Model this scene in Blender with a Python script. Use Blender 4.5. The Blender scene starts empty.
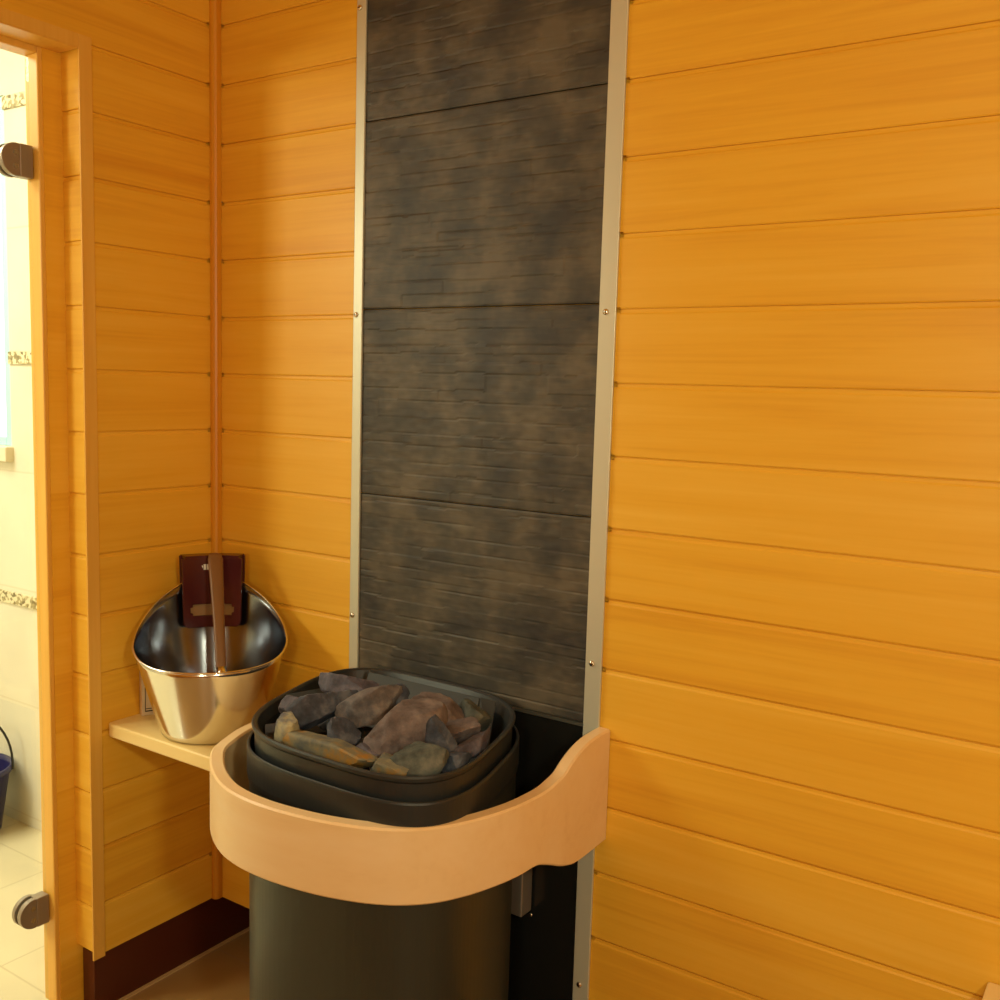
import bpy, bmesh, math, random
from mathutils import Vector, Matrix, noise
random.seed(7)
C = bpy.context.scene.collection
scn = bpy.context.scene

# ------------------------------------------------------------------ camera
YAW, PIT, ROL = -.5881, -.1101, .0288
CAMP = Vector((1.7416, -1.4922, -.7328))
fw = Vector((math.sin(YAW)*math.cos(PIT), math.cos(YAW)*math.cos(PIT), math.sin(PIT)))
rt = Vector((math.cos(YAW), -math.sin(YAW), 0)); up = rt.cross(fw)
rt2 = rt*math.cos(ROL)+up*math.sin(ROL); up2 = -rt*math.sin(ROL)+up*math.cos(ROL)
cam = bpy.data.cameras.new('camera'); co = bpy.data.objects.new('camera', cam); C.objects.link(co)
M = Matrix((rt2, up2, -fw)).transposed().to_4x4(); M.translation = CAMP
co.matrix_world = M
cam.sensor_width = 36; cam.lens = 36*1.01139; cam.clip_start = .02
scn.camera = co

# ------------------------------------------------------------------ world, lights, exposure
w = bpy.data.worlds.new('world'); scn.world = w; w.use_nodes = True
w.node_tree.nodes['Background'].inputs[0].default_value = (1, .9, .75, 1)
w.node_tree.nodes['Background'].inputs[1].default_value = .1
vs = scn.view_settings
vs.view_transform = 'Standard'; vs.look = 'None'; vs.exposure = -.05; vs.gamma = 1; vs.use_curve_mapping = False

def area(name, loc, target, sx, sy, power, col):
    l = bpy.data.lights.new(name, 'AREA'); l.shape = 'RECTANGLE'; l.size = sx; l.size_y = sy
    l.energy = power; l.color = col
    o = bpy.data.objects.new(name, l); C.objects.link(o); o.location = loc
    o.rotation_euler = (Vector(target)-Vector(loc)).to_track_quat('-Z', 'Y').to_euler()
    return o
area('front_light', (1.85, -2.45, -.6), (1.2, 0, -1.0), .25, .25, 9.5, (1, .93, .60))
area('room_light', (2.25, -1.45, -.45), (.5, -.3, -1.1), .13, .13, 9.5, (1, .93, .62))
area('ceiling_fill', (1.3, -1.5, .26), (1.2, -1.2, -2), .5, .5, 1.5, (1, .80, .35))  # weak overhead fill, added out of view
area('bathroom_light', (-1.3, -1.0, .35), (-1.3, -.8, -2), 1.0, 1.0, 48, (1, .96, .74))
area('doorway_fill', (-.95, -2.15, -.25), (-.2, 0, -1.2), .4, .4, 19, (1, .94, .68))  # unseen light added to reach reveal, shelf and rail through the doorway

# ------------------------------------------------------------------ materials
def mat(name, base, rough=.5, metal=0, **kw):
    m = bpy.data.materials.new(name); m.use_nodes = True
    b = m.node_tree.nodes['Principled BSDF']
    b.inputs['Base Color'].default_value = (*base, 1)
    b.inputs['Roughness'].default_value = rough; b.inputs['Metallic'].default_value = metal
    for k, v in kw.items(): b.inputs[k.replace('_', ' ')].default_value = v
    return m
class N:
    def __init__(s, m): s.t = m.node_tree; s.b = s.t.nodes['Principled BSDF']
    def add(s, typ, **kw):
        n = s.t.nodes.new(typ)
        for k, v in kw.items():
            if k.startswith('_'): setattr(n, k[1:], v)
            else: n.inputs[k.replace('_', ' ')].default_value = v
        return n
    def ln(s, a, ao, b, bi): s.t.links.new(a.outputs[ao], b.inputs[bi])
    def math(s, op, a, b=None):
        n = s.t.nodes.new('ShaderNodeMath'); n.operation = op
        for i, v in enumerate((a, b)):
            if v is None: continue
            if isinstance(v, (int, float)): n.inputs[i].default_value = v
            else: s.t.links.new(v, n.inputs[i])
        return n.outputs[0]
    def ramp(s, fac, stops):
        r = s.t.nodes.new('ShaderNodeValToRGB'); e = r.color_ramp.elements
        while len(e) > 1: e.remove(e[-1])
        e[0].position = stops[0][0]; e[0].color = (*stops[0][1], 1)
        for p, c in stops[1:]:
            k = e.new(p); k.color = (*c, 1)
        s.t.links.new(fac, r.inputs[0]); return r.outputs[0]
    def bump(s, h, st, dist=.002):
        b = s.t.nodes.new('ShaderNodeBump'); b.inputs['Strength'].default_value = st; b.inputs['Distance'].default_value = dist
        s.t.links.new(h, b.inputs['Height']); s.t.links.new(b.outputs[0], s.b.inputs['Normal'])

def wood(name, axis, light, mid, dark, rough=.42, rows=True, across=1.0):
    m = mat(name, mid, rough); n = N(m)
    tc = n.add('ShaderNodeTexCoord'); sp = n.add('ShaderNodeSeparateXYZ'); n.ln(tc, 'Object', sp, 0)
    ax = {'X': 0, 'Y': 1, 'Z': 2}[axis]
    if rows:
        rid = n.math('FLOOR', n.math('DIVIDE', sp.outputs[2], .12))
    else:
        rid = n.math('MULTIPLY', sp.outputs[2], 0.0)
    wn = n.add('ShaderNodeTexWhiteNoise', _noise_dimensions='1D'); n.t.links.new(rid, wn.inputs['W'])
    # stretched coordinates along the board
    cb = n.add('ShaderNodeCombineXYZ')
    for i in range(3):
        o = sp.outputs[i]
        v = n.math('MULTIPLY', o, 1.3 if i == ax else 26*across)
        if i == ax: v = n.math('ADD', v, n.math('MULTIPLY', rid, 3.71))
        n.t.links.new(v, cb.inputs[i])
    n1 = n.add('ShaderNodeTexNoise', Scale=1.0, Detail=5.0, Roughness=.6, Distortion=.6); n.ln(cb, 0, n1, 'Vector')
    cb2 = n.add('ShaderNodeCombineXYZ')
    for i in range(3):
        v = n.math('MULTIPLY', sp.outputs[i], 3.0 if i == ax else 150*across); n.t.links.new(v, cb2.inputs[i])
    n2 = n.add('ShaderNodeTexNoise', Scale=1.0, Detail=2.0); n.ln(cb2, 0, n2, 'Vector')
    f = n.math('ADD', n.math('MULTIPLY', n1.outputs[0], .62), n.math('MULTIPLY', n2.outputs[0], .2))
    f = n.math('ADD', f, n.math('MULTIPLY', wn.outputs[0], .16))
    col = n.ramp(f, [(.26, dark), (.47, mid), (.68, light)])
    n.t.links.new(col, n.b.inputs['Base Color'])
    n.bump(n2.outputs[0], .12, .0008)
    return m
PL, PM, PD = (.91, .53, .062), (.86, .465, .036), (.74, .34, .022)
W_X = wood('panel_wood_x', 'X', PL, PM, PD)
W_Y = wood('panel_wood_y', 'Y', PL, PM, PD)
W_Z = wood('batten_wood', 'Z', PL, PM, PD, rows=False)
W_TRIM = wood('corner_shaded_wood', 'Z', (.76,.35,.02), (.70,.29,.012), (.6,.20,.01), rows=False)  # deeper than the panel wood: corner shade put into the batten's colour
W_FRAME = wood('frame_wood', 'Z', (.88,.52,.10), (.83,.45,.07), (.72,.35,.04), rows=False)
W_RAIL = wood('birch_wood', 'X', (.92,.69,.40), (.89,.64,.34), (.81,.55,.27), rows=False, rough=.38, across=.5)
W_SHELF = wood('shelf_wood', 'X', (.92,.72,.36), (.88,.66,.28), (.80,.56,.21), rows=False, rough=.4, across=.5)
ALU = mat('brushed_aluminium', (.66, .66, .54), .4, .35)
STEEL = mat('stainless_steel', (.74, .72, .68), .16, 1.0)
HINGE = mat('hinge_metal', (.34, .28, .22), .38, .5)
SCREW = mat('screw_steel', (.75, .70, .6), .25, 1.0)
BLACK = mat('black_steel', (.012, .012, .011), .22)
CHAR = mat('charcoal_enamel', (.019, .023, .025), .42)
CHARB = mat('olive_enamel', (.036, .041, .034), .40, .2)
GUARD = mat('grey_steel_plate', (.026, .030, .031), .6, 0)
MAROON = mat('maroon_plastic', (.075, .012, .014), .22)
HANDLE = mat('handle_wood', (.19, .085, .028), .4)
WHITE = mat('white_print', (.8, .8, .8), .5)
GLASS = bpy.data.materials.new('door_glass'); GLASS.use_nodes = True
_t = GLASS.node_tree; _t.nodes.clear()
_o = _t.nodes.new('ShaderNodeOutputMaterial'); _m = _t.nodes.new('ShaderNodeMixShader'); _m.inputs[0].default_value = .06
_a = _t.nodes.new('ShaderNodeBsdfTransparent'); _a.inputs[0].default_value = (.96, .98, .96, 1); _g = _t.nodes.new('ShaderNodeBsdfGlossy'); _g.inputs['Roughness'].default_value = .01
_t.links.new(_a.outputs[0], _m.inputs[1]); _t.links.new(_g.outputs[0], _m.inputs[2]); _t.links.new(_m.outputs[0], _o.inputs[0])
SKIRT = mat('skirting_tile', (.085, .016, .008), .3)
BLUE = mat('blue_plastic', (.02, .018, .10), .3)
WIRE = mat('dark_wire', (.02, .02, .02), .4)
LIT_GAP = mat('lit_gap_tone', (.62, .42, .2), .5)  # pale colour standing in for light in the gap under the skirting

def m_stonetile():
    m = mat('slate_cladding', (.06, .05, .04), .55); n = N(m)
    tc = n.add('ShaderNodeTexCoord')
    mp = n.add('ShaderNodeMapping', Scale=(10, 10, 11)); n.ln(tc, 'Object', mp, 0)
    a = n.add('ShaderNodeTexNoise', Scale=1.0, Detail=3.0, Roughness=.55); n.ln(mp, 0, a, 'Vector')
    mp2 = n.add('ShaderNodeMapping', Scale=(22, 22, 160)); n.ln(tc, 'Object', mp2, 0)
    b = n.add('ShaderNodeTexNoise', Scale=1.0, Detail=3.0); n.ln(mp2, 0, b, 'Vector')
    f = n.math('ADD', n.math('MULTIPLY', a.outputs[0], .85), n.math('MULTIPLY', b.outputs[0], .18))
    col = n.ramp(f, [(.38, (.032, .031, .031)), (.50, (.060, .053, .042)), (.64, (.115, .094, .066))])
    n.t.links.new(col, n.b.inputs['Base Color'])
    n.bump(b.outputs[0], .12, .001)
    return m
SLATE = m_stonetile()

def m_tiles(name, c1, c2, grout, sx, sy, rough=.3, rot=0, axes=(0, 1)):
    m = mat(name, c1, rough); n = N(m)
    tc = n.add('ShaderNodeTexCoord'); sp = n.add('ShaderNodeSeparateXYZ'); n.ln(tc, 'Object', sp, 0)
    cb = n.add('ShaderNodeCombineXYZ'); n.ln(sp, axes[0], cb, 0); n.ln(sp, axes[1], cb, 1)
    br = n.add('ShaderNodeTexBrick', _offset=0.0, _squash=1.0, Scale=1.0, Mortar_Size=.0025, Brick_Width=sx, Row_Height=sy)
    br.inputs['Color1'].default_value = (*c1, 1); br.inputs['Color2'].default_value = (*c2, 1); br.inputs['Mortar'].default_value = (*grout, 1)
    n.ln(cb, 0, br, 'Vector'); 
    ns = n.add('ShaderNodeTexNoise', Scale=7.0, Detail=4.0); n.ln(tc, 'Object', ns, 'Vector')
    mx = n.add('ShaderNodeMixRGB', _blend_type='MULTIPLY'); mx.inputs[0].default_value = .35
    n.ln(br, 0, mx, 1); n.t.links.new(n.ramp(ns.outputs[0], [(.3, (.7, .7, .7)), (.7, (1, 1, 1))]), mx.inputs[2])
    n.ln(mx, 0, n.b, 'Base Color')
    return m
FLOOR_M = m_tiles('brown_floor_tile', (.44, .27, .10), (.40, .24, .09), (.42, .26, .12), .33, .33)
FLOOR_B = m_tiles('cream_floor_tile', (.80, .72, .50), (.78, .70, .48), (.66, .58, .38), .33, .33)
WALL_B = m_tiles('cream_wall_tile', (.84, .80, .66), (.82, .78, .64), (.76, .70, .54), .4, .335, axes=(0, 2))
def m_mosaic():
    m = mat('mosaic', (.5, .4, .3), .4); n = N(m)
    tc = n.add('ShaderNodeTexCoord'); mp = n.add('ShaderNodeMapping', Scale=(110, 1, 110)); n.ln(tc, 'Object', mp, 0)
    v = n.add('ShaderNodeTexVoronoi', Scale=1.0); n.ln(mp, 0, v, 'Vector')
    sp = n.add('ShaderNodeSeparateColor'); n.ln(v, 'Color', sp, 0)
    n.t.links.new(n.ramp(sp.outputs[0], [(.0, (.16, .13, .06)), (.45, (.45, .38, .2)), (.6, (.8, .72, .5))]), n.b.inputs['Base Color'])
    return m
MOSAIC = m_mosaic()
WINM = mat('frosted_window', (.8, .9, .9), .5); WINM.node_tree.nodes['Principled BSDF'].inputs['Emission Color'].default_value = (.93, 1, .95, 1); WINM.node_tree.nodes['Principled BSDF'].inputs['Emission Strength'].default_value = 1.6
WFRAME = mat('window_frame', (.45, .80, .86), .4)

def m_rock(name, a, b, c):
    m = mat(name, a, .75); n = N(m)
    tc = n.add('ShaderNodeTexCoord')
    x = n.add('ShaderNodeTexNoise', Scale=26.0, Detail=5.0, Roughness=.65); n.ln(tc, 'Object', x, 'Vector')
    n.t.links.new(n.ramp(x.outputs[0], [(.36, a), (.52, b), (.66, c)]), n.b.inputs['Base Color'])
    y = n.add('ShaderNodeTexNoise', Scale=160.0, Detail=4.0); n.ln(tc, 'Object', y, 'Vector')
    n.bump(y.outputs[0], .5, .0015)
    return m
R_GREY = m_rock('rock_grey', (.026, .032, .050), (.060, .070, .100), (.14, .15, .185))
R_PURP = m_rock('rock_purple', (.048, .042, .056), (.100, .088, .115), (.18, .16, .195))
R_TAN = m_rock('rock_tan', (.065, .060, .066), (.14, .122, .122), (.25, .21, .19))
R_PINK = m_rock('rock_pink', (.075, .055, .052), (.14, .108, .106), (.22, .175, .165))
R_CREAM = m_rock('rock_cream', (.08, .09, .14), (.30, .27, .17), (.46, .40, .22))
R_RUST = m_rock('rock_rust', (.10, .11, .10), (.20, .18, .11), (.36, .18, .02))
R_GREEN = m_rock('rock_green', (.035, .042, .038), (.085, .098, .085), (.16, .16, .13))
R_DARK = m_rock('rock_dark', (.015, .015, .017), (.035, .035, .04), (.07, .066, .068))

# ------------------------------------------------------------------ helpers
def link(name, me, m, parent=None, smooth=False, loc=None):
    me.materials.append(m) if not isinstance(m, (list, tuple)) else [me.materials.append(x) for x in m]
    if smooth:
        for p in me.polygons: p.use_smooth = True
    o = bpy.data.objects.new(name, me); C.objects.link(o)
    if loc is not None: o.location = loc
    if parent: o.parent = parent
    return o
def obj(name, bm, m, parent=None, smooth=False, loc=None, bevel=0, seg=2, auto=None):
    bmesh.ops.recalc_face_normals(bm, faces=bm.faces)
    me = bpy.data.meshes.new(name); bm.to_mesh(me); bm.free()
    o = link(name, me, m, parent, smooth, loc)
    if bevel:
        b = o.modifiers.new('bevel', 'BEVEL'); b.width = bevel; b.segments = seg; b.limit_method = 'ANGLE'; b.angle_limit = .6
    return o
def box(bm, x0, x1, y0, y1, z0, z1, mi=0):
    v = [bm.verts.new((x, y, z)) for x in (x0, x1) for y in (y0, y1) for z in (z0, z1)]
    for q in ((0,1,3,2), (4,6,7,5), (0,4,5,1), (2,3,7,6), (0,2,6,4), (1,5,7,3)):
        bm.faces.new([v[i] for i in q]).material_index = mi
def boxo(name, b, m, parent=None, **k):
    bm = bmesh.new(); box(bm, *b); return obj(name, bm, m, parent, **k)
def empty(name, loc=(0,0,0)):
    o = bpy.data.objects.new(name, None); C.objects.link(o); o.location = loc; return o
def tag(o, label=None, cat=None, group=None, kind=None):
    if label: o['label'] = label
    if cat: o['category'] = cat
    if group: o['group'] = group
    if kind: o['kind'] = kind
    return o
def tube(bm, pts, r, n=10, closed=False, cap=True):
    pts = [Vector(p) for p in pts]; rings = []
    rr = r if isinstance(r, (list, tuple)) else [r]*len(pts)
    ref = None
    for i, p in enumerate(pts):
        a = pts[i-1] if (i > 0 or closed) else p; b = pts[(i+1) % len(pts)] if (i < len(pts)-1 or closed) else p
        t = (b-a).normalized()
        if ref is None: ref = t.orthogonal().normalized()
        ref = (ref - t*ref.dot(t)).normalized(); s = t.cross(ref)
        rings.append([bm.verts.new(p+(ref*math.cos(k*2*math.pi/n)+s*math.sin(k*2*math.pi/n))*rr[i]) for k in range(n)])
    m = len(rings)
    for i in range(m if closed else m-1):
        A, B = rings[i], rings[(i+1) % m]
        for k in range(n): bm.faces.new((A[k], A[(k+1)%n], B[(k+1)%n], B[k]))
    if cap and not closed: bm.faces.new(rings[0][::-1]); bm.faces.new(rings[-1])
def loft(bm, rings, closed_ring=True, close_loop=False, caps=False):
    R = [[bm.verts.new(p) for p in r] for r in rings]
    m = len(R); n = len(R[0])
    for i in range(m if close_loop else m-1):
        A, B = R[i], R[(i+1) % m]
        for k in range(n if closed_ring else n-1): bm.faces.new((A[k], A[(k+1)%n], B[(k+1)%n], B[k]))
    if caps: bm.faces.new(R[0]); bm.faces.new(R[-1])
    return R
def cyl(bm, c, axis, r, h, n=20, dome=0):
    c = Vector(c); ax = Vector(axis).normalized(); u = ax.orthogonal().normalized(); v = ax.cross(u)
    prof = [(0, r), (h, r)]
    if dome:
        prof = [(0, r), (h*.4, r), (h*.75, r*.8), (h, r*.4)]
    loft(bm, [[c+ax*d+(u*math.cos(k*2*math.pi/n)+v*math.sin(k*2*math.pi/n))*q for k in range(n)] for d, q in prof], caps=True)

P = .12
# ------------------------------------------------------------------ setting
def planks(bm, pos, axis, a0, a1, z0, z1, back, deep=False):
    """tongue-and-groove cladding: one folded sheet with a groove at every row, facing +x (axis 'Y') or -y (axis 'X')"""
    prof = []
    k = math.floor(z0/P)
    zs = [z0]
    prof.append((z0, 0))
    kk = k+1
    while kk*P < z1-.004:
        z = kk*P
        if z > z0+.006:
            # lower board's chamfer, narrow gap, visible lip and upper board's small edge
            if deep: prof += [(z-.0055, 0), (z-.0050, .010), (z+.0030, .010), (z+.0035, 0)]
            else: prof += [(z-.0085, 0), (z-.0055, .0016), (z-.0012, .0020), (z-.0010, .0042), (z+.0006, .0042), (z+.0010, .0012), (z+.0030, 0)]
        kk += 1
    prof.append((z1, 0))
    def pt(a, d, z):
        return (a, pos+d, z) if axis == 'X' else (pos-d, a, z)
    R = [[bm.verts.new(pt(a, d, z)) for a in (a0, a1)] for z, d in prof]
    for i in range(len(R)-1): bm.faces.new((R[i][0], R[i][1], R[i+1][1], R[i+1][0]))
    # solid back
    b = [bm.verts.new(pt(a, back, z)) for a, z in ((a0, z0), (a1, z0), (a1, z1), (a0, z1))]
    bm.faces.new(b)
    L = [r[0] for r in R]; Q = [r[1] for r in R]
    bm.faces.new(L[::-1]+[b[0], b[3]]); bm.faces.new(Q+[b[2], b[1]])
    bm.faces.new((R[0][0], R[0][1], b[1], b[0])); bm.faces.new((R[-1][0], R[-1][1], b[2], b[3]))
CEIL = .30; FLZ = -2.04; SK = -1.908
DY0, DY1, DTOP = -.310, -1.24, -.120        # door opening in the panelling
bm = bmesh.new(); planks(bm, 0, 'X', .41, 2.7, SK, CEIL, .10) if False else None; bm.free()
# wall with the heater (right of the corner)
bm = bmesh.new()
planks(bm, 0, 'X', 0, .0205, SK, CEIL, .10, True)
planks(bm, 0, 'X', .0205, .3915, SK, CEIL, .10)
planks(bm, 0, 'X', .3915, .412, SK, CEIL, .10, True)
planks(bm, 0, 'X', .955, .9705, SK, CEIL, .10, True)
planks(bm, 0, 'X', .9705, 2.72, SK, CEIL, .10)
box(bm, .412, .955, .016, .10, SK, CEIL)
tag(obj('wall_right', bm, W_X), kind='structure')
# wall with the door (left of the corner)
bm = bmesh.new()
planks(bm, 0, 'Y', 0, -.024, SK, CEIL, .055, True)
planks(bm, 0, 'Y', -.024, DY0, SK, CEIL, .055)
planks(bm, 0, 'Y', DY1, -2.62, SK, CEIL, .055)
planks(bm, 0, 'Y', DY0, DY1, DTOP, CEIL, .055)
box(bm, -.098, -.055, .0, -.36, FLZ, CEIL); box(bm, -.098, -.055, -1.21, -2.62, FLZ, CEIL); box(bm, -.098, -.055, -.36, -1.21, -.10, CEIL)
tag(obj('wall_left', bm, W_Y), kind='structure')
# reveal panelling on the corner side of the opening (faces the opening)
bm = bmesh.new(); planks(bm, -.3225, 'X', -.0565, -.002, -1.895, DTOP-.012, .012)
tag(obj('wall_reveal', bm, W_X), kind='structure')
bm = bmesh.new(); planks(bm, -2.62, 'X', 0, 2.72, FLZ, CEIL, -.1)
tag(obj('wall_front', bm, W_X), kind='structure')
bm = bmesh.new(); planks(bm, 2.72, 'Y', 0, -2.62, FLZ, CEIL, -.1)
tag(obj('wall_rear', bm, W_Y), kind='structure')
tag(boxo('ceiling', (-.14, 2.8, -2.7, .1, CEIL, CEIL+.05), W_X), kind='structure')
tag(boxo('floor', (-.055, 2.8, -2.7, .135, FLZ-.05, FLZ), FLOOR_M), kind='structure')
# recessed dark skirting under the panelling
bm = bmesh.new(); box(bm, -.05, -.012, -.312, .13, FLZ, SK); 
tag(obj('baseboard_left', bm, SKIRT), kind='structure')
tag(boxo('baseboard_right', (-.05, 2.72, .118, .135, FLZ, SK), SKIRT), kind='structure')
tag(boxo('trim_3', (-.012, -.004, -.312, .118, FLZ, FLZ+.004), LIT_GAP), kind='structure')  # thin strip added to paint the lit gap between skirting and floor
# corner batten
bm = bmesh.new()
v = [(.0005, -.019), (.008, -.019), (.0125, -.0165), (.0155, -.0125), (.0155, -.0005), (.0005, -.0005)]
loft(bm, [[(x, y, z) for x, y in v] for z in (SK, CEIL-.001)], caps=True)
tag(obj('trim_1', bm, W_TRIM), kind='structure')
# casing round the opening on the panel face
bm = bmesh.new()
box(bm, -.001, .0035, DY0-.0135, DY0+.0135, SK-.006, -.108)
box(bm, -.001, .0035, DY1-.03, DY0-.0135, -.1325, -.108)
box(bm, -.056, .0035, DY1-.03, DY0-.014, -.1345, -.1325)
tag(obj('trim_2', bm, W_FRAME, bevel=.002), kind='structure')
# door: frame, clear glass leaf, round hinges
door = tag(empty('door_1', (-.08, -.37, FLZ)), kind='structure')
def dloc(b): return (b[0]+.08, b[1]+.08, b[2]+.37, b[3]+.37, b[4]-FLZ, b[5]-FLZ)
boxo('jamb', dloc((-.098, -.057, -.369, -.3115, -2.008, -.100)), W_FRAME, door, bevel=.0025)
boxo('head', dloc((-.098, -.057, -1.20, -.369, -.146, -.100)), W_FRAME, door, bevel=.0025)
boxo('jamb', dloc((-.098, -.057, -1.26, -1.20, -2.008, -.100)), W_FRAME, door, bevel=.0025)
boxo('glass_pane', dloc((-.092, -.084, -1.19, -.3695, -2.02, -.1465)), GLASS, door)
for zc in (-.340, -1.803):
    bm = bmesh.new()
    def lp(x, y, z): return (x+.08, y+.37, z-FLZ)
    cyl(bm, lp(-.0855, -.402, zc), (1, 0, 0), .030, .012, 32)
    cyl(bm, lp(-.0945, -.402, zc), (-1, 0, 0), .030, .010, 32)
    h = obj('hinge', bm, HINGE, door, bevel=.0015); h['label'] = 'polished steel hinge disc'
    b = lp(-.078, -.385, zc)
    boxo('hinge_plate', (b[0]-.018, b[0]+.006, b[1]-.012, b[1]+.014, b[2]-.030, b[2]+.030), HINGE, h, bevel=.002)
    for dz in (-.012, .012):
        bm = bmesh.new(); cyl(bm, lp(-.0735, -.405, zc+dz), (1, 0, 0), .005, .0015, 12); obj('screw', bm, SCREW, h)

# bathroom seen through the door
bm = bmesh.new()
WX, WZ0, WZ1 = -.985, -.935, .02
box(bm, WX, -.14, .11, .2, FLZ, CEIL+.1); box(bm, -3, WX, .11, .2, FLZ, WZ0); box(bm, -3, WX, .11, .2, WZ1, CEIL+.1); box(bm, -3, -2.2, .11, .2, WZ0, WZ1)
tag(obj('wall_back', bm, WALL_B), kind='structure')
win = tag(empty('window_1', (-1.55, .17, -.5)), kind='structure')
boxo('pane', (-.7, .53, -.005, .005, -.43, .52), WINM, win)
bm = bmesh.new(); box(bm, .53, .565, -.055, .02, -.435, .52); box(bm, -.7, .53, -.055, .02, .49, .52); box(bm, -.7, .53, -.055, .02, -.435, -.41)
obj('window_frame', bm, WFRAME, win, bevel=.002)
boxo('window_sill', (-.75, .575, -.085, .02, -.478, -.436), mat('sill_tile', (.78, .72, .55), .3), win, bevel=.003)
for i, z in enumerate((-.003, -.688, -1.371)):
    tag(boxo('trim_%d' % (i+4), (-3 if z < -1 else WX, -.14, .105, .112, z-.017, z+.017), MOSAIC), kind='structure')
tag(boxo('floor', (-3, -.055, -2.7, .2, FLZ-.05, FLZ-.001), FLOOR_B), kind='structure')
tag(boxo('ceiling', (-3, -.14, -2.7, .2, CEIL+.1, CEIL+.15), WALL_B), kind='structure')
tag(boxo('wall_far', (-3.1, -3, -2.7, .2, FLZ, CEIL+.1), WALL_B), kind='structure')
tag(boxo('wall_side', (-3, -.14, -2.8, -2.7, FLZ, CEIL+.1), WALL_B), kind='structure')

# ------------------------------------------------------------------ stone cladding behind the heater
clad = tag(empty('stone_cladding', (.675, .0, -1.303)), 'dark grey split-face stone panel fixed to the wall above the heater', 'wall panel')
def tile(z0, z1, seed, x0=.414, x1=.942):
    rnd = random.Random(seed); nx, dz = 110, .0032
    nz = int((z1-z0)/dz)
    # ledges: rows of uneven height, each cut into lengths that stand out by different depths
    z = z0; ledges = []
    while z < z1:
        h = rnd.uniform(.013, .032); x = x0-rnd.uniform(0, .1); cuts = []
        while x < x1:
            l = rnd.uniform(.06, .2); cuts.append((x, x+l, rnd.uniform(.0, .0010), rnd.uniform(-.006, .006))); x += l
        ledges.append((z, z+h, cuts)); z += h
    def depth(x, z):
        zz = z + .0035*noise.noise(Vector((x*14, z*3, seed)))
        for a, b, cuts in ledges:
            if a <= zz < b:
                for c0, c1, d, sl in cuts:
                    if c0 <= x < c1:
                        t = (zz-a)/(b-a)
                        e = min((zz-a), (b-zz))
                        g = .0010 if e < .0018 else 0
                        return d + sl*(x-c0)*.08 - g*max(0, min(1, .35+1.6*noise.noise(Vector((x*9, z*40, seed*5)))))
        return 0
    bm = bmesh.new(); G = []
    zs = [z0+.0006+(z1-z0-.0012)*j/nz for j in range(nz+1)]
    for zz in zs:
        row = []
        for i in range(nx+1):
            x = x0+(x1-x0)*i/nx
            d = depth(x, zz) + .0006*noise.noise(Vector((x*50, zz*80, seed*2.3)))
            e = min(zz-z0, z1-zz)
            if e < .002: d = -.0008
            row.append(bm.verts.new((x-.675, -.0005-d, zz+1.303)))
        G.append(row)
    for j in range(nz):
        for i in range(nx): bm.faces.new((G[j][i], G[j][i+1], G[j+1][i+1], G[j+1][i]))
    # sides to give the slab its thickness
    per = G[0][:]+[r[-1] for r in G[1:]]+G[-1][-2::-1]+[r[0] for r in G[-2:0:-1]]
    bk = [bm.verts.new((v.co.x, .012, v.co.z)) for v in per]
    n = len(per)
    for i in range(n): bm.faces.new((per[i], bk[i], bk[(i+1)%n], per[(i+1)%n]))
    bm.faces.new(bk)
    return obj('stone_tile', bm, SLATE, clad)
for i, (a, b) in enumerate(((-1.301, -.9456), (-.9448, -.5902), (-.5894, -.2412), (-.2404, .115), (.1158, .298))): tile(a, b, i+3)
boxo('edge_profile', (-.258, .259, -.0045, .012, -.004, .0015), mat('profile_metal', (.25,.24,.2), .35, .8), clad)
# black steel sheet below it
hs = tag(empty('heat_shield', (.675, 0, FLZ)), 'glossy black steel sheet on the wall behind the heater, below the stone panel', 'heat shield')
boxo('sheet', (-.26, .262, -.001, .011, .004, .732), BLACK, hs)
bm = bmesh.new(); cyl(bm, (.163, -.001, .72-.0), (0, -1, 0), .003, .002, 12); cyl(bm, (.12, -.001, .30), (0, -1, 0), .003, .002, 12)
bm.free()
for x, z in ((.115, .700), (.165, .36)):
    bm = bmesh.new(); cyl(bm, (x, -.001, z), (0, -1, 0), .0035, .002, 14, 1); obj('screw', bm, SCREW, hs, smooth=True)

def strip(x0, x1, zs, xs, label):
    t = tag(empty('metal_edge_strip', ((x0+x1)/2, 0, FLZ)), label, 'edge strip', 'metal strips along the stone panel')
    cx = (x0+x1)/2
    bm = bmesh.new(); w = (x1-x0)/2
    box(bm, -w, w, -.0055, -.0008, .004, CEIL-FLZ-.002)
    obj('strip', bm, ALU, t, bevel=.0012)
    for z in zs:
        bm = bmesh.new(); cyl(bm, (xs-cx, -.0055, z-FLZ), (0, -1, 0), .0052, .0032, 16, 1)
        s = obj('screw', bm, SCREW, t, smooth=True)
        bm = bmesh.new(); box(bm, xs-cx-.003, xs-cx+.003, -.0091, -.0086, z-FLZ-.0006, z-FLZ+.0006); obj('slot', bm, BLACK, s)
    return t
strip(.3965, .4190, (-.034, -.600, -1.191, -1.78), .4045, 'narrow metal strip on the left edge of the dark stone panel, nearer the corner')
strip(.9345, .9655, (-.604, -1.193, -1.773), .9475, 'metal strip on the right edge of the dark stone panel, seen wider')

# ------------------------------------------------------------------ shelf, bucket, ladle, box
sh = bmesh.new()
pts = [(.001, -.001), (.001, -.276), (.004, -.282), (.011, -.285), (.368, -.2865), (.366, -.001)]
loft(sh, [[(x, y, z) for x, y in pts] for z in (-1.452, -1.424)], caps=True)
tag(obj('corner_shelf', sh, W_SHELF, bevel=.004, seg=3), 'pale wooden shelf in the corner with a steel bucket on it', 'shelf')

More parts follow.
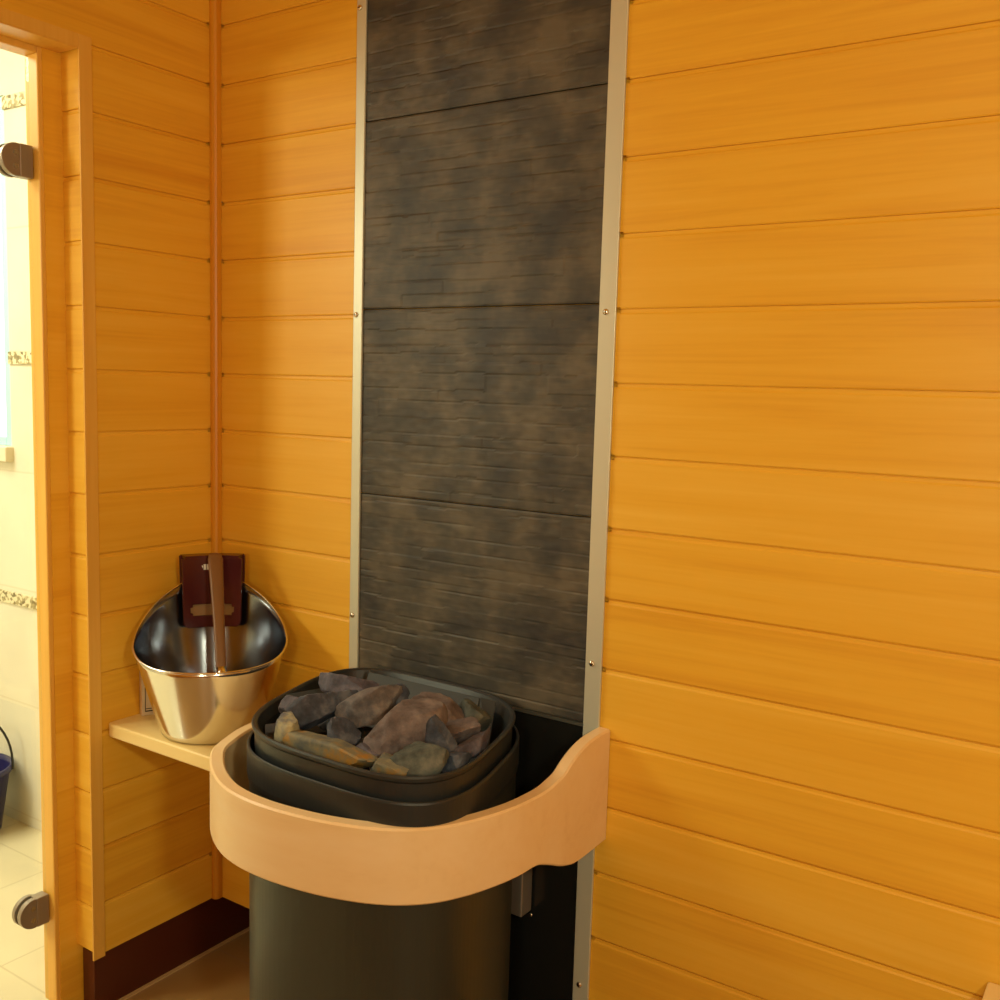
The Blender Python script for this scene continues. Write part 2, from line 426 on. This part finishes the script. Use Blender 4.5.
BC = Vector((.194, -.182, -1.4235)); BD = Vector((.75, -.66, 0)).normalized(); BL = Vector((-.66, -.75, 0)).normalized()
buc = tag(empty('sauna_bucket', BC), 'stainless steel sauna bucket with slanted rim and maroon clip on the shelf', 'bucket')
def brad(h): return .094 + (.1455-.094)*min(1, h/.172)**.92 + max(0, h-.172)*.06
def brim(a):  # a: angle from the camera-facing direction
    t = (1-math.cos(a))/2
    return .1535 + .128*t**2.35
def bpt(a, h, off=0):
    r = brad(h)+off; return (BD*math.cos(a)+BL*math.sin(a))*r + Vector((0, 0, h))
NA = 72; bm = bmesh.new(); rings = []
for j in range(15):
    rings.append([bpt(2*math.pi*k/NA, .004+(brim(2*math.pi*k/NA)-.004)*j/14) for k in range(NA)])
rings.insert(0, [bpt(2*math.pi*k/NA, 0, -.006) for k in range(NA)])
inner = [[bpt(2*math.pi*k/NA, .003+(brim(2*math.pi*k/NA)-.003)*j/14, -.0022) for k in range(NA)] for j in range(14, -1, -1)]
loft(bm, rings+inner, caps=True)
STEEL_SHADED = mat('bucket_inside_shaded_steel', (.22, .24, .275), .2, 1.0)  # darker, bluer copy of the steel: dark inner reflections put into the colour
for f_ in bm.faces:
    cc = f_.calc_center_median(); f_.material_index = 0
obj_b = None
body = obj('bucket_body', bm, [STEEL, STEEL_SHADED], buc, smooth=True)
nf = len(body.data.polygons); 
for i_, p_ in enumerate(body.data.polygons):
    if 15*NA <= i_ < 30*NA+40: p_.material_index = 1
bm = bmesh.new(); tube(bm, [bpt(2*math.pi*k/NA, brim(2*math.pi*k/NA)-.001, -.0005) for k in range(NA)], .0024, 8, closed=True)
obj('rolled_rim', bm, STEEL, body, smooth=True)
# maroon clip over the raised back of the rim
def leaf(off, h0, h1, half, th, slot=False, rc=.012):
    bm = bmesh.new(); nx, nz = 24, 24; G = {}
    r0 = brad(.2)
    def ok(i, j):
        x = (i+.5)/nx; z = (j+.5)/nz
        if slot and .13 < x < .87 and .155 < z < .335:
            # rounded slot ends
            dx = min(x-.13, .87-x)*2*half; dz = abs(z-.245)*(h1-h0)
            return not (dx > .006 or dz < .008)
        return True
    for s in (0, 1):
        for i in range(nx+1):
            for j in range(nz+1):
                u = -half+2*half*i/nx; h = h0+(h1-h0)*j/nz
                cx, ch = u, h
                # round the lower corners
                if j*(h1-h0)/nz < rc and abs(u) > half-rc:
                    du = abs(u)-(half-rc); dh = rc-(h-h0); L = math.hypot(du, dh)
                    if L > 1e-6:
                        k = max(du, dh)/L
                        cx = math.copysign(half-rc+du*k, u); ch = h0+rc-dh*k
                a = math.pi + cx/(r0+off)
                p = (BD*math.cos(a)+BL*math.sin(a))*(brad(ch)+off+s*th)+Vector((0, 0, ch))
                G[s, i, j] = bm.verts.new(p)
    for i in range(nx):
        for j in range(nz):
            if not ok(i, j): continue
            for s in (0, 1): bm.faces.new([G[s, i, j], G[s, i+1, j], G[s, i+1, j+1], G[s, i, j+1]])
            for (di, dj, a, b) in ((-1,0,(0,0),(0,1)), (1,0,(1,0),(1,1)), (0,-1,(0,0),(1,0)), (0,1,(0,1),(1,1))):
                ii, jj = i+di, j+dj
                if not (0 <= ii < nx and 0 <= jj < nz) or not ok(ii, jj):
                    A = (i+a[0], j+a[1]); B = (i+b[0], j+b[1])
                    bm.faces.new([G[0, A[0], A[1]], G[0, B[0], B[1]], G[1, B[0], B[1]], G[1, A[0], A[1]]])
    lone = [v for v in bm.verts if not v.link_faces]
    for v in lone: bm.verts.remove(v)
    return bm
clip = obj('maroon_clip', leaf(-.020, .178, .322, .058, .007, True), MAROON, buc, bevel=.0015)
clip['label'] = 'glossy maroon grip clipped over the bucket rim'
obj('outer_leaf', leaf(.004, .215, .326, .064, .006), MAROON, clip, bevel=.0015)
obj('bridge', leaf(-.020, .3215, .3275, .0515, .030, rc=.0), MAROON, clip, bevel=.0015)
back_wood = obj('wood_core', leaf(-.0125, .196, .236, .044, .004, rc=.001), mat('core_wood', (.30,.16,.05), .5), clip)
# faint white lettering on the clip
a = math.pi; xdir = Vector((.66, .75, 0)).normalized()
tp = (BD*math.cos(a)+BL*math.sin(a))*(brad(.3)-.0205)+Vector((0, 0, .298))-xdir*.036
bm = bmesh.new()
for q in range(5):
    b0 = tp+xdir*q*.0062; hh = .0115 if q != 2 else .009
    loft(bm, [[b0+BD*e+Vector((0, 0, 0)), b0+xdir*.0048+BD*e, b0+xdir*.0048+BD*e+Vector((0, 0, hh)), b0+BD*e+Vector((0, 0, hh))] for e in (-.003, .0008)], caps=True)
obj('lettering', bm, WHITE, clip)

# ladle leaning in the bucket
lad = tag(empty('ladle', BC+Vector((0, 0, .003))), 'ladle with brown wooden handle leaning in the steel bucket against its clip', 'ladle')
pb = BD*-.108+Vector((0, 0, .333))+BL*-.006; pf = BD*.030+BL*-.020+Vector((0, 0, .118))
d = (pf-pb)
bm = bmesh.new(); rings = []
ax = d.normalized(); sx = xdir; sn = sx.cross(ax).normalized()
for t, wd, th in ((0, .006, .004), (.012, .0125, .006), (.05, .0150, .0075), (.25, .0135, .0075), (.6, .0110, .007), (.95, .0105, .0065), (1, .008, .005)):
    c = pb+d*t
    rings.append([c+sx*math.copysign(abs(math.cos(a))**.7, math.cos(a))*wd+sn*math.copysign(abs(math.sin(a))**.7, math.sin(a))*th for a in [2*math.pi*k/20 for k in range(20)]])
loft(bm, rings, caps=True)
obj('handle', bm, HANDLE, lad, smooth=True)
bm = bmesh.new(); tube(bm, [pf-ax*.012, pf+ax*.01, pf+ax*.022+Vector((0,0,-.006)), pf+ax*.03+Vector((0,0,-.035)), pf+ax*.03+Vector((0,0,-.07))], [.0105, .0105, .008, .006, .006], 14)
obj('neck', bm, STEEL, lad, smooth=True)
bm = bmesh.new(); cb = pf+ax*.02+Vector((0, 0, -.055))+BD*-.03; cb.z = max(cb.z, .042)
rr = [[cb+Vector((math.cos(k*math.pi/12)*r, math.sin(k*math.pi/12)*r, z)) for k in range(24)] for r, z in ((.003,-.032), (.018,-.028), (.030,-.016), (.036,0), (.0345,0), (.0285,-.0145), (.017,-.026), (.003,-.0300))]
loft(bm, rr, caps=True); obj('bowl', bm, STEEL, lad, smooth=True)

# small printed box behind the bucket
bx = tag(empty('small_box', (.022, -.190, -1.4238)), 'small cream box with black printed picture standing behind the left side of the bucket', 'box')
bx.rotation_euler = (0, 0, -.45)
boxo('carton', (-.011, .011, -.024, .040, 0, .094), mat('cream_card', (.75, .62, .45), .6), bx, bevel=.001)
bm = bmesh.new()
for q in ((-.017, .038, .008, .0105), (-.017, .038, .0135, .0150), (-.017, .038, .086, .0875)): box(bm, .0111, .0114, q[0], q[1], q[2], q[3])
box(bm, .0111, .0114, -.0175, -.016, .008, .0875)
for k in range(7):
    z = .022+k*.008; y = -.003+.004*math.sin(k*1.7)
    box(bm, .0111, .0114, y-.0035*(1+(k%3)*.4), y+.0035*(1+(k%2)*.6), z, z+.0055)
obj('print', bm, mat('black_print', (.03, .02, .015), .6), bx)

# ------------------------------------------------------------------ heater
HC = (.6840, -.2295); HA, HB, HN, HS = .2295, .2215, 3.22, -.26
def hout(s, dz, N_=120, c=HC):
    o = []
    for k in range(N_):
        t = 2*math.pi*k/N_; cu_, su = math.cos(t), math.sin(t)
        u = HA*math.copysign(abs(cu_)**(2/HN), cu_); v = HB*math.copysign(abs(su)**(2/HN), su)
        u += HS*v
        # s = inward offset in metres
        L = math.hypot(u, v); u *= (L-s)/L; v *= (L-s)/L
        o.append((c[0]+u-HC[0], c[1]+v-HC[1], dz-FLZ))
    return o
HT = -1.3119
heat = tag(empty('sauna_heater', (HC[0], HC[1], FLZ)), 'dark grey floor-standing electric sauna heater filled with stones, behind the wooden rail', 'heater')
bm = bmesh.new()
loft(bm, [hout(.03, FLZ+.0), hout(.03, FLZ+.03), hout(.006, FLZ+.03), hout(.004, HT-.055), hout(.008, HT-.055), hout(.008, HT-.09), hout(.03, HT-.09)], caps=True)
obj('body', bm, CHARB, heat, auto=1)
bm = bmesh.new()
loft(bm, [hout(.0045, HT-.055), hout(.0015, HT-.054), hout(.0, HT-.045), hout(0, HT-.004), hout(.001, HT-.001), hout(.003, HT), hout(.005, HT-.001), hout(.0055, HT-.01), hout(.007, HT-.05)], close_loop=True)
obj('outer_shell', bm, CHAR, heat)
bm = bmesh.new(); RZ = -1.2775
loft(bm, [hout(.0135, HT-.05), hout(.0120, RZ-.012), hout(.0085, RZ-.008), hout(.0075, RZ-.003), hout(.0095, RZ), hout(.0125, RZ), hout(.0165, RZ-.003), hout(.024, RZ-.020), hout(.028, RZ-.045), hout(.031, HT-.05)], close_loop=True)
obj('top_ring', bm, CHAR, heat)
bm = bmesh.new(); loft(bm, [hout(.012, HT-.075), hout(.012, HT-.045)], caps=True); obj('stone_grate', bm, BLACK, heat)
def plate(p, th=.003):
    bm = bmesh.new(); a, b, c, d_ = [Vector(q)-Vector((HC[0], HC[1], FLZ)) for q in p]
    nrm = (b-a).cross(c-a).normalized()*th
    loft(bm, [[a, b, c, d_], [a+nrm, b+nrm, c+nrm, d_+nrm]], caps=True)
    return bm
g1 = obj('guard_plate', plate([(.520, -.085, -1.268), (.772, -.085, -1.268), (.805, -.150, -1.345), (.535, -.150, -1.345)]), GUARD, heat, bevel=.001)
obj('guard_plate', plate([(.772, -.082, -1.268), (.800, -.075, -1.272), (.835, -.150, -1.345), (.805, -.150, -1.345)]), GUARD, heat, bevel=.001)
obj('guard_plate', plate([(.520, -.085, -1.268), (.535, -.150, -1.345), (.520, -.110, -1.345), (.505, -.068, -1.270)]), GUARD, heat, bevel=.001)
obj('guard_plate', plate([(.473, -.265, -1.279), (.535, -.180, -1.268), (.570, -.215, -1.335), (.520, -.300, -1.335)]), GUARD, heat, bevel=.001)
boxo('mounting_bracket', (.128, .160, .190, .224, .372, .52), mat('bracket_steel', (.42, .38, .34), .35, .7), heat, bevel=.002)

# ------------------------------------------------------------------ stones
def rock(c, size, rot, m, label, seed, npl=9, name='sauna_stone'):
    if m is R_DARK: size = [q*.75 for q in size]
    rnd = random.Random(seed); bm = bmesh.new()
    bmesh.ops.create_icosphere(bm, subdivisions=4, radius=1)
    pl = []
    for _ in range(npl):
        v = Vector((rnd.gauss(0, 1), rnd.gauss(0, 1), rnd.gauss(0, 1))).normalized(); pl.append((v, rnd.uniform(.52, .95)))
    for v in bm.verts:
        d_ = v.co.normalized(); r = 1.18
        for nrm, h in pl:
            q = d_.dot(nrm)
            if q > .05: r = min(r, h/q)
        r += .05*noise.noise(d_*3.1+Vector((seed, 0, 0)))+.02*noise.noise(d_*9+Vector((seed, 4, 0)))
        v.co = d_*r
    bm.transform(Matrix.Diagonal((*[s/2 for s in size], 1)))
    # nothing may stand through the ring: keep every vertex inside it
    from mathutils import Euler
    Rm = Euler(rot).to_matrix(); Ri = Rm.inverted()
    for v in bm.verts:
        p = Rm @ v.co + Vector(c)
        yy = p.y-HC[1]; xx = p.x-HC[0]-HS*yy
        q = (abs(xx/(HA-.029))**HN+abs(yy/(HB-.029))**HN)**(1/HN)
        if q > 1:
            xx /= q; yy /= q; p.x = HC[0]+xx+HS*yy; p.y = HC[1]+yy
            v.co = Ri @ (p-Vector(c))
    o = obj(name, bm, m, smooth=True, loc=c); o.rotation_euler = rot
    md = o.modifiers.new('e', 'EDGE_SPLIT'); md.split_angle = math.radians(32)
    tag(o, label, 'stone', 'stones heaped in the heater')
    return o
A = math.radians
# position, size (along view-right, along depth, height), turn about z (view-right is about 34 deg)
V = A(33.7)
rocks = [
 ((.622,-.392,-1.272), (.052,.045,.055), (0,.2,V), R_CREAM, 'cream and blue-grey stone at the far left end of the stone heap'),
 ((.616,-.325,-1.262), (.150,.058,.056), (0,-.30,1.42), R_GREY, 'long dark grey stone slanting up at the left of the heap'),
 ((.572,-.325,-1.270), (.05,.045,.05), (.3,.2,V), R_PURP, 'small brownish stone peak behind the long dark grey stone'),
 ((.603,-.222,-1.254), (.115,.055,.062), (.1,.25,.25), R_PURP, 'purple-grey stone topmost at the back left of the heap'),
 ((.680,-.262,-1.264), (.130,.062,.060), (.1,-.25,.95), R_TAN, 'grey-tan stone in the middle of the heap, left of the large pinkish stone'),
 ((.705,-.362,-1.276), (.052,.05,.068), (0,.2,V), R_GREY, 'small blue-grey upright stone below the grey-tan stone'),
 ((.690,-.205,-1.258), (.035,.035,.045), (0,.1,V), R_GREY, 'tiny blue-grey stone at the upper end of the grey-tan stone'),
 ((.785,-.330,-1.258), (.150,.080,.070), (.25,-.30,1.0), R_PINK, 'largest brownish-pink stone in the middle front of the heap'),
 ((.768,-.215,-1.262), (.130,.070,.060), (.1,.30,.15), R_PINK, 'pinkish grey stone with a pointed right end, behind the largest stone'),
 ((.840,-.300,-1.274), (.060,.05,.080), (0,.25,V), R_GREY, 'upright blue-grey stone right of the largest stone'),
 ((.842,-.232,-1.270), (.072,.06,.045), (0,.05,V), R_PINK, 'rounded brown stone at the right of the heap'),
 ((.815,-.165,-1.277), (.060,.05,.065), (0,.3,V), R_GREEN, 'grey stone against the steel plate at the back right'),
 ((.878,-.250,-1.280), (.095,.028,.032), (0,-.25,1.3), R_PURP, 'long thin stone at the far right of the heap'),
 ((.862,-.358,-1.282), (.095,.06,.055), (.1,-.1,V), R_GREEN, 'grey-green stone at the right front of the heap'),
 ((.883,-.308,-1.290), (.065,.05,.050), (0,.1,V), R_GREY, 'grey stone between the grey-green stone and the ring on the right'),
 ((.835,-.375,-1.276), (.065,.022,.022), (0,-.3,.8), R_TAN, 'small pink sliver beside the rust stained slab'),
 ((.728,-.400,-1.284), (.200,.052,.046), (.30,.04,-.04), R_RUST, 'long flat stone with rust stains along the front ring'),
 ((.838,-.396,-1.288), (.084,.045,.040), (.25,.04,.05), R_RUST, 'short rust-orange stained slab at the front, right of the long flat stone'),
 ((.765,-.372,-1.285), (.055,.04,.035), (0,.4,V), R_PURP, 'small greyish pink stone between the long flat stone and the largest stone'),
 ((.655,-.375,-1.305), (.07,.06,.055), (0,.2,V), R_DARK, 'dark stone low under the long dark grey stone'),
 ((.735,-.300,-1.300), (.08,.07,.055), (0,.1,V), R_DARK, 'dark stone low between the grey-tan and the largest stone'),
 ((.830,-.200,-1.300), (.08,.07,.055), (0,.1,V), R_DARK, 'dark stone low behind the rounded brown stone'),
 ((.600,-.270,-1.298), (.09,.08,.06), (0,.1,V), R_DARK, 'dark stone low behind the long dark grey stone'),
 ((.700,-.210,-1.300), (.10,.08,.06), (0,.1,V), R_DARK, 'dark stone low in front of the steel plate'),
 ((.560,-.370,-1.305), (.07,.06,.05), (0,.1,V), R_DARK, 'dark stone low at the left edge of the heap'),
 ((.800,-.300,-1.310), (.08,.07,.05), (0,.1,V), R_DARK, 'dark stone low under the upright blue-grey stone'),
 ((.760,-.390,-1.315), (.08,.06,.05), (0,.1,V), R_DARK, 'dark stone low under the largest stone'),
]
for i, r in enumerate(rocks): rock(*r, seed=i*7+5)

# ------------------------------------------------------------------ wooden guard rail
def catmull(P_, n=14):
    out = []
    for i in range(len(P_)-1):
        p0 = P_[max(0, i-1)]; p1 = P_[i]; p2 = P_[i+1]; p3 = P_[min(len(P_)-1, i+2)]
        for k in range(n):
            t = k/n
            out.append([.5*((2*b)+(c-a)*t+(2*a-5*b+4*c-d_)*t*t+(-a+3*b-3*c+d_)*t**3) for a, b, c, d_ in zip(p0, p1, p2, p3)])
    out.append(list(P_[-1])); return out
# x, y, top z, bottom z along the outer face from the right wall end to the left wall end
T0, B0 = -1.347, -1.4605
RP = [(x+.016*max(0, min(1, (.62-x)/.15)), y-.012*max(0, min(1, (-y-.25)/.15)), a, b) for x, y, a, b in [(.9855,-.002,-1.301,-1.498), (.9855,-.040,-1.301,-1.499), (.9855,-.075,-1.304,-1.500), (.9855,-.105,-1.312,-1.499), (.9850,-.125,-1.321,-1.495), (.9845,-.150,-1.335,-1.487),
      (.9835,-.175,-1.3415,-1.476), (.9825,-.195,-1.3455,-1.468), (.981,-.220,T0,B0), (.977,-.265,T0,B0), (.967,-.307,T0,B0), (.950,-.352,T0,B0), (.925,-.393,T0,B0), (.889,-.428,T0,B0), (.845,-.453,T0,B0),
      (.790,-.472,T0,B0), (.735,-.483,T0,B0), (.680,-.488,T0,B0), (.625,-.485,T0,B0), (.570,-.473,T0,B0), (.515,-.449,T0,B0), (.465,-.417,T0,B0), (.422,-.377,T0,B0), (0.3970,-.332,T0,B0),
      (0.3790,-.285,T0,B0), (0.3725,-.235,T0,B0), (0.3720,-.190,T0,B0), (0.3720,-.15,T0,B0), (0.3720,-.10,T0,B0), (0.3720,-.002,T0,B0)]]
rp = catmull(RP, 5); TH = .0235
bm = bmesh.new(); rings = []
for i, (x, y, zt, zb) in enumerate(rp):
    a = Vector(rp[max(0, i-1)][:2]); b = Vector(rp[min(len(rp)-1, i+1)][:2]); t = (b-a).normalized()
    nrm = Vector((-t.y, t.x)); 
    if nrm.dot(Vector((.675-x, -.2-y))) < 0: nrm = -nrm
    if i < 8 or i > len(rp)-9: nrm = Vector((-1 if x > .6 else 1, 0))
    ci = Vector((x, y))+nrm*TH; c = .003
    rings.append([(x, y, zb+c), (x, y, zt-c), (x+nrm.x*c, y+nrm.y*c, zt), (ci.x-nrm.x*c, ci.y-nrm.y*c, zt), (ci.x, ci.y, zt-c), (ci.x, ci.y, zb+c), (ci.x-nrm.x*c, ci.y-nrm.y*c, zb), (x+nrm.x*c, y+nrm.y*c, zb)])
loft(bm, rings, caps=True)
ro = obj('guard_rail', bm, W_RAIL, smooth=False)
for p_ in ro.data.polygons: p_.use_smooth = True
md = ro.modifiers.new('e', 'EDGE_SPLIT'); md.split_angle = math.radians(35)
tag(ro, 'curved pale birch guard rail bent round the front of the heater', 'rail')

# ------------------------------------------------------------------ bench end, lower right
bn = tag(empty('bench', (1.586, -.004, FLZ)), 'corner of a pale wooden bench at the lower right edge of the photo', 'bench')
for k in range(4): boxo('seat_slat', (0, 1.12, -.118-k*.128, -k*.128, .482, .51), W_SHELF, bn, bevel=.004)
boxo('support', (.03, .07, -.49, -.01, .42, .482), W_FRAME, bn, bevel=.003)
boxo('leg', (.03, .07, -.49, -.44, .0, .42), W_FRAME, bn, bevel=.003); boxo('leg', (.03, .07, -.06, -.01, .0, .42), W_FRAME, bn, bevel=.003)
boxo('support', (1.03, 1.07, -.49, -.01, .42, .482), W_FRAME, bn, bevel=.003)
boxo('leg', (1.03, 1.07, -.49, -.44, .0, .42), W_FRAME, bn, bevel=.003); boxo('leg', (1.03, 1.07, -.06, -.01, .0, .42), W_FRAME, bn, bevel=.003)

# ------------------------------------------------------------------ blue bucket in the bathroom
bb = tag(empty('cleaning_bucket', (-1.045, -.02, FLZ)), 'dark blue plastic bucket with wire handle on the bathroom floor, cut by the left edge', 'bucket')
bm = bmesh.new(); ring = lambda r, z: [(r*math.cos(k*math.pi/18), r*math.sin(k*math.pi/18), z) for k in range(36)]
loft(bm, [ring(.09, 0), ring(.092, .004), ring(.118, .175), ring(.125, .176), ring(.126, .192), ring(.119, .193), ring(.116, .175), ring(.088, .008)], caps=True)
obj('tub', bm, BLUE, bb, smooth=True)
bm = bmesh.new(); hd = Vector((.72, -.69, 0)).normalized(); sd = Vector((.68, .73, 0)).normalized()
tube(bm, [sd*math.cos(t)*.127*(1+.10*math.sin(t)) + Vector((0, 0, .18+.175*math.sin(t))) for t in [math.pi*k/24 for k in range(25)]], .0035, 8)
obj('handle', bm, WIRE, bb, smooth=True)
